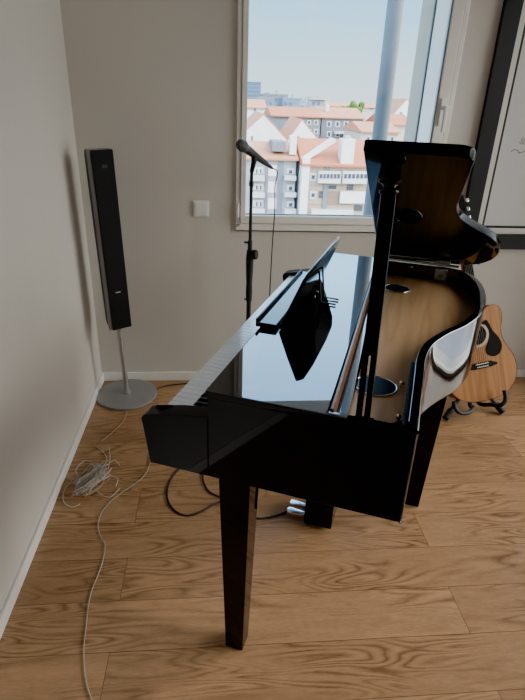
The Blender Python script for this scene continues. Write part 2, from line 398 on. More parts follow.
bmesh.ops.bevel(bm, geom=[e for e in bm.edges if e.calc_face_angle(0) > 1.2 and abs(e.verts[0].co.z - e.verts[1].co.z) < 1e-5], offset=.004, segments=2, profile=.5, affect='EDGES')
rm = P('rim', bm, M['lacquer_rim'])
rm.data.materials.append(M['lacquer'])
for f in rm.data.polygons:
    if f.center.y < .012 or f.normal.x > .5 and f.center.y < .03: f.material_index = 1
P('case_bottom', prism(offset(outer, .01), XY, ZB + .004, ZB + .03), M['satin_black'])
# front top panel (the folded front lid), its brown edge and the step below it
top = [(.186, -.004), (.486, -.004), (.436, 1.404), (.186, 1.404)]
fl_ = P('front_lid', prism(top, XY, ZT - .020, ZT, .003, 2), M['lacquer_top'])
fl_.data.materials.append(M['lacquer'])
for f in fl_.data.polygons:
    if f.normal.z < .9: f.material_index = 1
P('front_lid_edge', prism([(.487, .026), (.4955, .026), (.444, 1.372), (.4365, 1.372)], XY, ZT - .054, ZT - .001, .0015), M['lip'])
P('inner_step', prism([(.496, .026), (.522, .026), (.492, 1.372), (.4445, 1.372)], XY, ZT - .070, ZT - .055), M['lacquer_top'])
sb = [(.5225, .0265)] + [p for p in offset(outer, .0265) if p[0] > .531 and p[1] > .027] + [(.4925, 1.372)]
P('soundboard', prism(sb, XY, .885, .905), M['sound'])
refl_ribs = bmesh.new()  # ribs added to carry the painted bluish reflection along the inner rim
for k in range(30):
    v = .034 + k * .0115
    add_box(refl_ribs, .650, .6605, v, v + .009, .905, .956, .0015, 1)
P('rim_reflection', refl_ribs, M['navy'])
def grille(u, v, a, b, name='speaker_grille'):
    bm = bmesh.new()
    pts = [(u + a * math.cos(2 * math.pi * k / 40), v + b * math.sin(2 * math.pi * k / 40)) for k in range(40)]
    add_prism(bm, pts, XY, .9052, .909)
    g = P(name, bm, M['grille'])
    rg = [(u + (a + .001) * math.cos(2 * math.pi * k / 40), v + (b + .001) * math.sin(2 * math.pi * k / 40), .908) for k in range(41)]
    obj('grille_ring', tube(rg, .0028, 8), M['chrome'], g)
grille(.566, .288, .057, .053); grille(.548, 1.175, .054, .05)
for u, v in ((.634, .308), (.640, .132)):
    P('brass_knob', lathe([(.003, .905), (.003, .913), (.007, .914), (.008, .919), (.005, .923), (.0005, .924)], 16, Matrix.Translation((u, v, 0))), M['brass'])
# cheeks, key bed, fallboard
ck = [(.018, ZB), (.192, ZB), (.192, .892), (.10, .879), (.022, .862), (.006, .856), (0.0, .846), (.004, .82)]
for a, b in ((0.0, .055), (WP - .055, WP)):
    P('cheek', prism(ck, XZ, a, b, .004), M['lacquer'])
P('key_bed', box(.036, .20, .055, WP - .055, ZB, .775, .003), M['lacquer'])
P('key_slip', box(.012, .034, .056, WP - .056, ZB + .01, .822, .004), M['lacquer'])
P('fallboard', prism([(.187, .775), (.205, .775), (.215, ZT - .022), (.186, ZT - .022), (.183, .93)], XZ, .026, WP - .026), M['lacquer'])
kb = empty('keyboard'); kb.parent = pn
KX0, KX1 = .036, .185
n_w = 52; kw = (WP - .112) / n_w; v0 = .056
wk = bmesh.new(); add_box(wk, 0, KX1 - KX0, .0008, kw - .0008, 0, .045, .0018, 2)
first = obj('white_key', wk, M['white_key'], kb); first.location = (KX0, v0, .806)
for i in range(1, n_w):
    c = first.copy(); C.objects.link(c); c.location = (KX0, v0 + i * kw, .806)
# treble end is the near one: white keys counted from high C downwards
bk = prism([(0, 0), (.082, 0), (.082, .012), (.010, .012), (.003, .004)], XZ, -.0048, .0048, .0015)
fb = None
names = 'CBAGFED'
for i in range(n_w - 1):
    if names[i % 7] in 'BAGED':      # a black key lies beyond these, towards the bass
        if names[i % 7] == 'B' or True:
            pos = (KX0 + .066, v0 + (i + 1) * kw, .850)
        if fb is None:
            fb = obj('black_key', bk, M['black_key'], kb); fb.location = pos
        else:
            c = fb.copy(); C.objects.link(c); c.location = pos
P('key_felt', box(.180, .186, .056, WP - .056, .84, .862), M['felt'])
# legs
def leg(u, v, wt, wb_, zt):
    bm = bmesh.new()
    A = [(u - wt, v - wt), (u + wt, v - wt), (u + wt, v + wt), (u - wt, v + wt)]
    B = [(u - wb_, v - wb_), (u + wb_, v - wb_), (u + wb_, v + wb_), (u - wb_, v + wb_)]
    a = [bm.verts.new((x, y, zt)) for x, y in A]; b = [bm.verts.new((x, y, 0.0)) for x, y in B]
    bm.faces.new(a); bm.faces.new(b[::-1])
    for i in range(4): bm.faces.new((b[i], b[(i + 1) % 4], a[(i + 1) % 4], a[i]))
    bmesh.ops.recalc_face_normals(bm, faces=bm.faces[:])
    bmesh.ops.bevel(bm, geom=bm.edges[:], offset=.003, segments=2, profile=.5, affect='EDGES')
    return bm
P('leg', leg(.254, .066, .045, .029, ZB + .005), M['lacquer'])
P('leg', leg(.262, WP - .066, .045, .029, ZB + .005), M['lacquer'])
P('leg', leg(.757, .958, .058, .034, ZB + .005), M['lacquer'])
# pedal lyre
P('pedal_box', box(.335, .452, .645, .80, .012, .125, .006), M['lacquer'])
for v in (.67, .72, .77):
    P('pedal', prism([(.255, v - .011), (.266, v - .016), (.285, v - .015), (.345, v - .008), (.345, v + .008), (.285, v + .015), (.266, v + .016), (.255, v + .011)], XY, .036, .046, .003), M['chrome'])
for v in (.67, .775):
    P('lyre_post', box(.375, .415, v - .015, v + .015, .12, ZB + .005, .003), M['lacquer'])
# main lid, hinged along the far side
TH = R(22.8); HV, HZ = 1.404, ZT + .006
def lidpt(u, s, d):
    """s: distance from the hinge, d: above the underside"""
    return (u, HV - s * math.cos(TH) + d * math.sin(TH) * 1.0, HZ + s * math.sin(TH) + d * math.cos(TH))
lp = [(.487, HV + .006)] + [(u + .006, HV - v) for u, v in outer if u > .60]
lp = [(.487, HV + .004), (.64, HV + .004)] + [(.665 + .035 * math.sin(R(a)), HV - .031 + .035 * math.cos(R(a))) for a in (0, 22.5, 45, 67.5, 90)] + [(p.x + .010, HV - p.y) for p in bent] + [(.55, .0), (.436, .0)]
ld = P('lid', prism(lp, lambda a, b, d: lidpt(a, b, d), 0.0, .024, .004, 2), M['lacquer_lid'])
P('piano_hinge', tube([(.44, HV + .002, HZ - .004), (.79, HV - .014, HZ - .004)], .006, 10), M['chrome'])
def lidbox(u0, u1, s0, s1, d0, d1):
    bm = bmesh.new(); add_prism(bm, [(u0, s0), (u1, s0), (u1, s1), (u0, s1)], lidpt, d0, d1); return bm
obj('hinge_plate', lidbox(.690, .750, .004, .075, -.006, -.0005), M['tape'], ld)
obj('rubber_bumper', lathe([(.008, -.009), (.009, -.006), (.009, 0)], 16, frame_matrix(lidpt(.852, .155, 0), Vector(lidpt(0, 0, 1)) - Vector(lidpt(0, 0, 0)))), M['rubber'], ld)
P('hinge_plate', box(.694, .746, 1.362, 1.3735, .908, .960, .003), M['tape'])
# lid prop with turned collar
pa = Vector((.562, .040, ZT - .03)); pb = Vector(lidpt(.540, 1.30, -.001))
fm = frame_matrix(pa, pb - pa, (1, 0, 0)); ln = (pb - pa).length
bm = bmesh.new()
add_box(bm, -.0165, -.0025, -.009, .009, 0, ln * .30, .002)
add_box(bm, .0025, .0165, -.009, .009, 0, ln * .30, .002)
add_box(bm, -.0165, .0165, -.010, .010, ln * .28, ln - .05, .003)
bmesh.ops.transform(bm, matrix=fm, verts=bm.verts[:])
pr = P('lid_prop', bm, M['lacquer'])
z = ln - .056
obj('prop_collar', lathe([(.012, z), (.017, z + .004), (.022, z + .008), (.022, z + .012), (.014, z + .018), (.014, z + .022), (.019, z + .027), (.026, z + .031), (.026, z + .036), (.016, z + .041), (.014, z + .048), (.014, z + .055)], 20, fm), M['lacquer'], pr)
obj('prop_socket', box(.542, .588, .026, .054, ZT - .066, ZT - .02, .003), M['lacquer'], pr)
# music desk
DV0, DV1 = .415, .99
def deskpt(v, h, d): return (.247 + .40 * h + d * .93, v, ZT + .006 + h - d * .37)
dz = [(DV0, 0), (DV1, 0), (DV1 + .004, .085), (DV1 - .004, .155), (DV1 - .05, .178), (DV1 - .17, .186), (DV0 + .17, .186), (DV0 + .05, .178), (DV0 + .004, .162), (DV0 - .002, .085)]
dk = P('music_desk', prism(dz, deskpt, 0, .012, .003), M['lacquer'])
obj('ledge', box(.178, .242, DV0 - .004, DV1 + .004, ZT + .002, ZT + .018, .004), M['lacquer'], dk)
obj('ledge_lip', box(.174, .181, DV0 - .004, DV1 + .004, ZT + .002, ZT + .030, .003), M['lacquer'], dk)
for v in (.70, .755):
    a = Vector(deskpt(v, .115, .012))
    obj('desk_strut', tube([a, (.318, v, ZT + .006), (.372, v - .004, ZT + .005)], .0034, 8), M['satin_black'], dk)

# ------------------------------------------------------------------ floor speaker
sx, sy = -.54, 2.735
fs = empty('floor_speaker', (sx, sy, 0), R(30))
tag(fs, 'slim black column speaker with silver sides on a round silver stand in the corner', 'speaker')
obj('base', lathe([(.168, 0), (.174, .004), (.174, .014), (.165, .019), (.03, .022), (.0008, .022)], 64), M['silver'], fs)
obj('pole', cyl((0, 0, .02), (0, 0, .50), .0155, 20), M['steel'], fs)
obj('pole_collar', lathe([(.026, .02), (.026, .028), (.018, .034), (.016, .036)], 24), M['silver'], fs)
sw_, sd_ = .054, .045
def spk_box(x0, x1, y0, y1, z0, z1, bev): return box(x0, x1, y0, y1, z0, z1, bev, 3)
SZ0, SZ1 = .44, 1.378
obj('side_trim', prism([(-sd_ + .006, SZ0 + .03), (-sd_ + .006, SZ1), (sd_ - .03, SZ1), (sd_ - .03, SZ0 + .012), (sd_ - .045, SZ0)], YZ, -sw_, sw_, .003), M['silver'], fs)
obj('rear_cabinet', prism([(sd_ - .031, SZ0 + .02), (sd_ - .031, SZ1 - .002), (sd_, SZ1 - .006), (sd_ + .012, SZ1 - .03), (sd_ + .012, SZ0 + .05), (sd_, SZ0 + .025)], YZ, -sw_ + .003, sw_ - .003, .003), M['plastic_black'], fs)
gr = obj('grille_cloth', box(-sw_ + .004, sw_ + .002, -sd_ - .004, -sd_ + .008, SZ0 + .018, SZ1 - .001, .003), M['mesh'], fs)
obj('badge', box(-.012, .014, -sd_ - .0055, -sd_ - .003, .668, .674), M['steel'], fs)
obj('badge', box(-.006, .020, -sd_ - .0055, -sd_ - .003, SZ1 - .082, SZ1 - .066), M['plastic_black'], fs)

for ch in fs.children:
    if ch.name.split('.')[0] in ('side_trim', 'rear_cabinet', 'grille_cloth', 'badge', 'pole'):
        ch.rotation_euler = (R(1.5), R(-1.9), 0)
# ------------------------------------------------------------------ microphone, stand, cable
mp = at(249.6, 300, 2.72); mx_, my_ = .170, 2.72
ms = empty('microphone_stand', (mx_, my_, 0)); tag(ms, 'thin black straight microphone stand behind the piano keyboard', 'microphone stand')
obj('base', lathe([(.135, 0), (.14, .004), (.14, .016), (.05, .028), (.018, .034), (.0008, .034)], 40), M['plastic_black'], ms)
obj('lower_tube', cyl((0, 0, .03), (0, 0, .62), .0125, 20), M['satin_black'], ms)
obj('upper_tube', cyl((0, 0, .60), (0, 0, 1.30), .0085, 16), M['satin_black'], ms)
obj('height_grip', lathe([(.013, .60), (.016, .605), (.018, .66), (.016, .71), (.019, .77), (.021, .84), (.017, .885), (.012, .895)], 24), M['rubber'], ms)
obj('lock_knob', lathe([(.022, -.012), (.026, -.008), (.026, .008), (.022, .012)], 20, frame_matrix((.026, -.012, .868), (1, -.4, .1))), M['rubber'], ms)
obj('thumb_screw', cyl((-.032, 0, .93), (.01, 0, .93), .006, 12), M['satin_black'], ms)
obj('thumb_screw', cyl((-.026, -.004, .615), (.01, 0, .615), .005, 12), M['satin_black'], ms)
obj('clutch_collar', cyl((0, 0, .89), (0, 0, .94), .0125, 16), M['satin_black'], ms)
obj('tube_joint', cyl((0, 0, 1.215), (0, 0, 1.24), .0125, 16), M['satin_black'], ms)
m0 = Vector((.106, 2.64, 1.418)); m1 = Vector((.272, 2.80, 1.300))
md = (m1 - m0).normalized()
mfm = frame_matrix(m0, md)
mid = m0 + md * .115
obj('clip', tube([(0, 0, 1.285), Vector((mid.x - mx_, mid.y - my_, mid.z)) - Vector((0, 0, .03)), Vector((mid.x - mx_, mid.y - my_, mid.z)) + Vector((0, 0, -.008))], [.011, .013, .017], 14), M['rubber'], ms)
mc = empty('microphone', m0); tag(mc, 'black handheld microphone tilted up in the clip of its stand', 'microphone')
T = frame_matrix((0, 0, 0), md)
obj('handle', lathe([(.0185, .048), (.021, .052), (.0205, .075), (.0165, .14), (.0135, .20), (.0115, .222), (.009, .224)], 28, T), M['plastic_black'], mc)
obj('grille', lathe([(.003, -.014), (.014, -.011), (.022, -.003), (.0262, .010), (.0268, .022), (.0255, .034), (.021, .050)], 32, T), M['mic_grille'], mc)
obj('grille_band', lathe([(.0262, .018), (.0278, .020), (.0278, .028), (.0262, .030)], 32, T), M['mic_grille'], mc)
obj('connector', lathe([(.008, .222), (.0092, .224), (.0092, .262), (.006, .272), (.004, .276)], 18, T), M['satin_black'], mc)
e0 = m0 + md * .27
cab = smooth_path([e0, e0 + md * .05, (.30, 2.82, 1.20), (.304, 2.82, 1.08), (.298, 2.815, .90), (.295, 2.81, .72), (.292, 2.80, .5), (.29, 2.79, .2), (.33, 2.76, .02), (.50, 2.70, .004), (.62, 2.62, .004)], 8)
tag(obj('microphone_cable', tube(cab, .0032, 8), M['cable']), 'thin black cable hanging down from the microphone', 'cable')

# ------------------------------------------------------------------ cables on the floor
def fl(px, py, z=.004):
    r = AX @ Vector((px - 262.5, py - 350.0, F_PX)); t = (z - CAM.z) / r.z
    return CAM + r * t
tag(obj('speaker_cable', tube(smooth_path([fl(152, 391), fl(165, 386), fl(180, 384), fl(192, 383), fl(208, 381), fl(225, 379)], 6), .0035, 8), M['cable']),
    'short black cable running from the round speaker base along the back wall', 'cable')
pc = [fl(*p) for p in ((204, 447), (190, 458), (177, 471), (169, 483), (167, 496), (172, 508), (185, 515.5), (200, 512), (213, 505), (224, 501), (240, 507), (256, 518), (275, 516), (292, 510))] + [PW(.331, .72, .006)]
tag(obj('power_cable', tube(smooth_path(pc, 8), .0042, 8), M['cable']), 'black cable looping out on the floor from under the keyboard to the piano pedal', 'cable')
pc = [fl(*p) for p in ((214, 452), (206, 465), (203, 478), (207, 489), (215, 495), (226, 497), (240, 492))]
tag(obj('power_cable', tube(smooth_path(pc, 8), .0038, 8), M['cable']), 'shorter black cable curving on the floor just left of the front piano leg', 'cable')
lw = [fl(*p) for p in ((151, 455), (149, 467), (143, 477), (133, 485), (121, 493), (109, 503), (101, 514), (98, 526), (101, 537), (105, 545), (103, 560), (98, 575), (92, 590), (88, 608), (86, 628), (84, 645), (84, 662), (86, 680), (90, 695), (96, 712))]
tag(obj('loose_wire', tube(smooth_path(lw, 6), .0019, 6), M['wire_grey']), 'long pale wire snaking over the floor from under the keyboard to the front', 'wire')
tw = [fl(*p) for p in ((127, 411), (124, 420), (117, 428), (108, 436), (101, 441))]
tag(obj('loose_wire', tube(smooth_path(tw, 6), .0020, 6), M['wire_tan']), 'short thin tan wire on the floor in front of the speaker base', 'wire')
# the tangle of wire: one heap of long loops
tg = empty('wire_tangle', fl(90, 480, 0)); tag(tg, 'tangled heap of thin pale wire on the floor by the left baseboard', 'wire')
tb = fl(90, 480, 0)
def ploc(px, py, z): return fl(px, py, z) - Vector((tb.x, tb.y, 0)) - Vector((0, 0, tb.z))
for k, mt in enumerate(('wire_white', 'wire_grey', 'wire_white', 'wire_tan')):
    pts = []
    ax0, ax1 = Vector((73, 492)), Vector((106, 466))
    for i in range(46):
        t = random.random(); c = ax0.lerp(ax1, .5 + .46 * math.sin(i * 1.9 + k) * random.uniform(.6, 1))
        off = Vector((random.uniform(-8, 8), random.uniform(-9, 9))) * (0.9 if i % 9 else 1.5)
        pts.append(ploc(c.x + off.x, c.y + off.y, random.uniform(.003, .035)))
    if k == 3: pts = pts[:16]
    obj('wire_loop', tube(smooth_path(pts, 5), .0014, 5), M[mt], tg)
for pts in ([(80, 488), (70, 484), (64, 492), (64, 502), (72, 507), (80, 504)], [(100, 470), (107, 460), (103, 452), (97, 447)], [(104, 472), (112, 476), (118, 479), (116, 486)],
            [(96, 490), (104, 496), (112, 496), (120, 488)], [(106, 466), (111, 462), (115, 460), (120, 466)], [(80, 480), (76, 470), (84, 461), (92, 462)], [(108, 470), (110, 458), (109, 448)]):
    obj('wire_loop', tube(smooth_path([ploc(a, b, .006) for a, b in pts], 6), .0017, 5), M['wire_white'], tg)

# ------------------------------------------------------------------ guitar on its stand
g0 = Vector((1.503, 2.425, .123)); gz = Vector((-.19, .39, 1.0)).normalized()
gn = Vector((.18, -1.0, 0)); gn = (gn - gz * gn.dot(gz)).normalized()      # the way the top faces
gx = (-gn).cross(gz).normalized()                                           # to the viewer's right
if gx.x < 0: gx = -gx
GM = Matrix(((gx.x, -gn.x, gz.x, g0.x), (gx.y, -gn.y, gz.y, g0.y), (gx.z, -gn.z, gz.z, g0.z), (0, 0, 0, 1))) @ Matrix.Scale(1.117, 4)
gt = empty('acoustic_guitar'); gt.matrix_world = GM
tag(gt, 'acoustic guitar with cutaway body and black pickguard leaning on a stand behind the piano', 'guitar')
rh = [(0, 0), (.07, .004), (.135, .028), (.180, .075), (.197, .135), (.188, .195), (.158, .250), (.136, .300), (.134, .345), (.146, .385), (.149, .425), (.138, .456), (.106, .470), (.074, .464), (.052, .448), (.042, .432), (.036, .425), (.030, .430)]
lh = [(-.030, .505), (-.08, .503), (-.125, .478), (-.146, .435), (-.146, .39), (-.134, .345), (-.136, .30), (-.158, .25), (-.188, .195), (-.197, .135), (-.180, .075), (-.135, .028), (-.07, .004)]
body = [(p.x, p.y) for p in smooth_path([(a, b, 0) for a, b in rh], 4)] + [(p.x, p.y) for p in smooth_path([(a, b, 0) for a, b in lh], 4)]
obj('body', prism(body, XZ, .002, .105, .004), M['guitar_side'], gt)
obj('soundboard', prism(body, XZ, -.002, .002), M['spruce'], gt)
ctr = sum((Vector(p) for p in body), Vector((0, 0))) / len(body)
edge = [(a, -.001, b) for a, b in body]; obj('binding', tube(edge + [edge[0]], .0024, 6), M['guitar_side'], gt)
def disc(r, x, z, d0, d1, n=36): return prism([(x + r * math.cos(2 * math.pi * k / n), z + r * math.sin(2 * math.pi * k / n)) for k in range(n)], XZ, d0, d1)
obj('rosette', disc(.064, 0, .335, -.003, -.0019), M['rosette'], gt)
obj('sound_hole', disc(.050, 0, .335, -.0036, -.0028), M['ebony'], gt)
pg = smooth_path([(.030, .386, 0), (.056, .402, 0), (.072, .382, 0), (.086, .345, 0), (.114, .305, 0), (.128, .265, 0), (.114, .226, 0), (.076, .212, 0), (.042, .228, 0), (.034, .258, 0), (.052, .288, 0), (.066, .318, 0), (.066, .345, 0), (.052, .374, 0)], 5, True)
obj('pickguard', prism([(p.x, p.y) for p in pg], XZ, -.0042, -.0018), M['pickguard'], gt)
br = obj('bridge', prism([(-.085, .172), (-.05, .165), (.05, .165), (.085, .172), (.088, .180), (.05, .196), (-.05, .196), (-.088, .180)], XZ, -.010, -.0018, .002), M['ebony'], gt)
obj('saddle', box(-.036, .036, -.0125, -.0095, .187, .190), M['bone'], br)
for k in range(6):
    obj('bridge_pin', cyl((-.028 + k * .0112, -.010, .175), (-.028 + k * .0112, -.0145, .175), .003, 10), M['bone'], br)
nk = obj('neck', prism([(-.029, .42), (.029, .42), (.022, .865), (-.022, .865)], XZ, .0, .022, .006), M['guitar_side'], gt)
obj('fretboard', prism([(-.029, .395), (.029, .395), (.022, .865), (-.022, .865)], XZ, -.007, .0), M['ebony'], gt)
hs = obj('headstock', prism([(-.023, .865), (.023, .865), (.036, .895), (.033, 1.025), (.012, 1.035), (-.012, 1.035), (-.033, 1.025), (-.036, .895)], XZ, .002, .018, .002), M['ebony'], gt)
for k in range(3):
    for s in (-1, 1):
        z_ = .915 + k * .042
        bm = cyl((s * .026, .002, z_), (s * .026, -.014, z_), .0045, 10)
        add_tube(bm, [(s * .034, .010, z_), (s * .048, .010, z_)], .003, 8)
        add_box(bm, min(s * .046, s * .060), max(s * .046, s * .060), .006, .014, z_ - .010, z_ + .010, .003)
        obj('tuning_peg', bm, M['chrome'], hs)
for k in range(6):
    x0_, x1_ = -.028 + k * .0112, -.018 + k * .0072
    obj('string', tube([(x0_, -.012, .188), (x1_, -.009, .868)], .0006, 5), M['string'], gt)

gs = empty('guitar_stand'); gs.matrix_world = GM
tag(gs, 'black tubular guitar stand with padded cradle holding the guitar', 'guitar stand')
GI = GM.inverted()
def gl(v): return GI @ Vector(v)
base = Vector((1.50, 2.60, .17))
post_top = GM @ Vector((0, .135, .60))
obj('post', tube([gl(base), gl(post_top)], .010, 12), M['satin_black'], gs)
for e in (Vector((1.645, 2.475, .020)), Vector((1.290, 2.42, .020)), Vector((1.50, 2.85, .020))):
    d = (e - base).normalized()
    lg = obj('leg', tube([gl(base), gl(e)], .011, 12), M['satin_black'], gs)
    obj('rubber_foot', tube([gl(e - d * .05), gl(e + d * .012)], .017, 14), M['rubber'], lg)
cr0 = Vector((0, .135, -.012))
for s in (-1, 1):
    arm = smooth_path([gl(base), (.02, .10, -.030), (.03, 0, -.030), (.048, -.04, -.030), (.068, -.05, -.014), (.076, -.05, .014), (.076, -.046, .042)] if s > 0 else
                      [gl(base), (-.03, .10, -.024), (-.07, .01, -.024), (-.125, -.035, -.030), (-.180, -.05, -.018), (-.205, -.052, .012), (-.206, -.050, .045)], 6)
    obj('cradle_arm', tube(arm, .0105, 12), M['rubber'], gs)
yk = smooth_path([gl(post_top) + Vector((-.06, -.07, .02)), gl(post_top) + Vector((-.055, -.02, 0)), gl(post_top), gl(post_top) + Vector((.055, -.02, 0)), gl(post_top) + Vector((.06, -.07, .02))], 6)
obj('neck_yoke', tube(yk, .009, 10), M['rubber'], gs)

# ------------------------------------------------------------------ outside the window
GZ = -38.0
struct('ground', box(-6000, 6000, 12, 9000, GZ - 1, GZ), mat('street_ground', (0.36, 0.32, 0.29), 0.9, spec=.1, noise=0.35, nscale=.03))
struct('trim_1', box(-2.5, 4.5, YO, 4.75, -1.0, -.8), M['render_out'])
pp = at(386.5, 80, 4.3)
post = obj('steel_post', tube([(pp.x, 4.3, -.8), (pp.x, 4.3, 5.0)], .060, 24), M['post']); tag(post, 'grey round steel post rising just outside the window', 'post')

def cm(name, col, rough=.85): return mat(name, col, rough, spec=.2, noise=.08, nscale=.6)
B = dict(grey=cm('facade_grey', (.29, .30, .32)), beige=cm('facade_beige', (.37, .30, .22)), white=cm('facade_white', (.70, .68, .65)), cream=cm('facade_cream', (.46, .41, .34)),  # grey: shade on the near left block is put into the albedo
         mid=cm('facade_midgrey', (.17, .18, .20)), far=cm('facade_far', (.17, .21, .26)), tower=cm('tower_glass', (.07, .13, .20), .4), brick=cm('brick_patch', (.25, .17, .12)),
         tile=cm('roof_tile', (.44, .15, .075)), tile2=cm('roof_tile_pale', (.48, .21, .115)), win=cm('window_dark', (.06, .07, .09), .3), winw=cm('window_light', (.56, .57, .56), .4),
         slab=cm('balcony_white', (.50, .50, .50)), leaf=cm('leaf', (.06, .13, .02)), bark=cm('bark', (.10, .07, .05)))
def building(name, label, group=None):
    b = empty(name, (0, 0, 0)); tag(b, label, 'building', group); return b
def place(b, x, y):
    b.location = (x, y, GZ); return Vector((x, y, GZ))
class Bld:
    """px range at depth Y, eave and ridge rows; kind: ridge (tiled slope towards us), gable, flat"""
    def __init__(s, label, px0, px1, eave, Y, depth, wall, kind='flat', ridge=None, roof='tile', group=None, name='apartment_building', apex=None, base=None):
        a = at(px0, eave, Y); c = at(px1, eave, Y)
        s.Y = Y; s.x0, s.x1 = a.x, c.x; s.z = (a.z + c.z) / 2; s.depth = depth
        s.e = building(name, label, group); s.e.location = ((s.x0 + s.x1) / 2, Y, GZ); s.o = Vector(s.e.location)
        o = s.o; h = s.z - GZ; w = (s.x1 - s.x0) / 2
        if kind == 'gable':
            ap = at(apex[0], apex[1], Y); ax, az = ap.x - o.x, ap.z - GZ
            obj('wall', prism([(-w, 0), (w, 0), (w, h), (ax, az), (-w, h)], XZ, 0, depth), B[wall], s.e, False)
            ov = .5
            for sx_, p in ((-w, 'l'), (w, 'r')):
                d = Vector((sx_ - ax, h - az)).normalized() * ov
                bm = prism([(ax, az), (sx_ + d.x, h + d.y), (sx_ + d.x, h + d.y + .35), (ax, az + .35)], XZ, .35, depth + .3)
                obj('roof', bm, B[roof], s.e, False)
        else:
            obj('wall', box(-w, w, 0, depth, 0, h), B[wall], s.e, False)
            if kind == 'ridge':
                rz = at((px0 + px1) / 2, ridge, Y + depth / 2).z - GZ
                bm = prism([(-.6, h - .1), (depth / 2, rz), (depth + .6, h - .1), (depth + .6, h - .35), (-.6, h - .35)], YZ, -w - .3, w + .3)
                obj('roof', bm, B[roof], s.e, False)
            elif kind == 'flat':
                bm = ring_box(-w - .15, w + .15, -.15, depth + .15, h, h + .8)
                obj('parapet', bm, B[wall], s.e, False)
    def local(s, px, py, d=0.0):
        q = at(px, py, s.Y + d); return q.x - s.o.x, q.z - GZ
    def rect(s, name, mt, px0, px1, py0, py1, d0=-.08, d1=.05, parent=None):
        x0, z1 = s.local(px0, py0); x1, z0 = s.local(px1, py1)
        return obj(name, box(x0, x1, d0, d1, z0, z1), B[mt], parent or s.e, False)
def ring_box(x0, x1, y0, y1, z0, z1, t=.3):
    bm = bmesh.new()
    add_box(bm, x0, x1, y0, y0 + t, z0, z1); add_box(bm, x0, x1, y1 - t, y1, z0, z1)
    add_box(bm, x0, x0 + t, y0 + t, y1 - t, z0, z1); add_box(bm, x1 - t, x1, y0 + t, y1 - t, z0, z1)
    return bm

# near left: pale grey block with tiled roof and balconies
b = Bld('pale grey apartment block with orange roof, lower left in the window view', 226, 296.5, 157, 80, 13, 'grey', 'ridge', 141, 'tile2')
for r in range(4):
    y = 168 + r * 16.5
    b.rect('balcony', 'slab', 252, 264, y + 7, y + 12, -1.2, .05)
    b.rect('balcony', 'slab', 284, 295, y + 7, y + 11.5, -1.2, .05)
    f = b.rect('window', 'winw', 253, 263, y - 1, y + 5.5); b.rect('pane', 'win', 256, 257.5, y + 1, y + 5, -.14, -.07, f); b.rect('pane', 'win', 260, 261.5, y + 1, y + 5, -.14, -.07, f)
    f = b.rect('window', 'winw', 287, 294, y, y + 6); b.rect('pane', 'win', 289, 292, y + 2, y + 5.5, -.14, -.07, f)
    b.rect('stairwell_strip', 'white', 268, 276, y - 3, y + 8, -.06, .05)
b.rect('corner_strip', 'mid', 278, 281.5, 160, 216, -.05, .05); b.rect('drainpipe', 'mid', 266, 266.7, 160, 216, -.2, .05)
b.rect('dormer', 'mid', 273, 286, 142, 152, .6, 6); b.rect('chimney', 'white', 291, 296.5, 136, 155, .5, 2); b.rect('chimney', 'cream', 248, 253.5, 144, 157, .5, 2)
# near right: beige block with glazed loggias
b = Bld('beige apartment block with glazed balconies and tall white chimney, behind the piano lid', 303.5, 376, 164, 78, 14, 'beige', 'ridge', 139, 'tile')
b.rect('party_wall', 'white', 302.5, 304.5, 158, 240, -.4, 6)
pw_ = [b.local(303, 164), b.local(303, 159), b.local(333, 138), b.local(337, 139.5), b.local(337, 142.5)]
obj('parapet', prism(pw_, XZ, .8, 1.8), B['white'], b.e, False)
b.rect('chimney', 'white', 342.5, 352.5, 139, 166, -.2, 2.2); b.rect('chimney', 'cream', 346, 351, 136, 140, .2, 1.6)
for x0, x1, y0, y1 in ((318, 339, 170.5, 182.5), (342, 366, 170.5, 183)):
    f = b.rect('loggia', 'winw', x0, x1, y0, y1, -1.0, .05); n = 6
    for k in range(n):
        a = x0 + (x1 - x0) * (k + .18) / n; b.rect('pane', 'win', a, a + (x1 - x0) * .62 / n, y0 + 2.5, y0 + 7.0, -1.08, -.99, f)
b.rect('panel', 'white', 340, 364, 191, 203, -.5, .05); b.rect('brick_panel', 'brick', 327, 339, 191, 205, -.05, .05)
f = b.rect('window', 'winw', 310, 316, 191, 199); b.rect('pane', 'win', 311.5, 314.5, 193, 197, -.14, -.07, f)
f = b.rect('window', 'winw', 310, 316, 173, 181); b.rect('pane', 'win', 311.5, 314.5, 175, 179, -.14, -.07, f)
for k in range(3): b.rect('floor_band', 'cream', 305, 368, 185 + k * 9.5, 186.2 + k * 9.5, -.12, .05)
f = b.rect('window', 'win', 347, 353, 184.5, 190); b.rect('window', 'win', 319, 323, 191, 198); b.rect('window', 'win', 329, 336, 184.8, 189); b.rect('drainpipe', 'mid', 325, 325.7, 166, 216, -.2, .05); b.rect('loggia', 'winw', 311, 352, 208.5, 214, -.8, .05); b.rect('window', 'win', 354, 362, 205, 211)
# white gable ends behind them
b = Bld('white gabled house with blank end wall, left of the two white gables', 238, 286, 139, 104, 22, 'white', 'gable', apex=(263.5, 115.5), roof='tile2', name='gabled_house'); b.rect('window', 'mid', 251, 253, 136, 144)
b = Bld('smaller white gabled house right of the first white gable', 288, 319, 141, 110, 18, 'white', 'gable', apex=(302, 121), roof='tile2', name='gabled_house'); b.rect('window', 'mid', 296, 299, 136, 142)
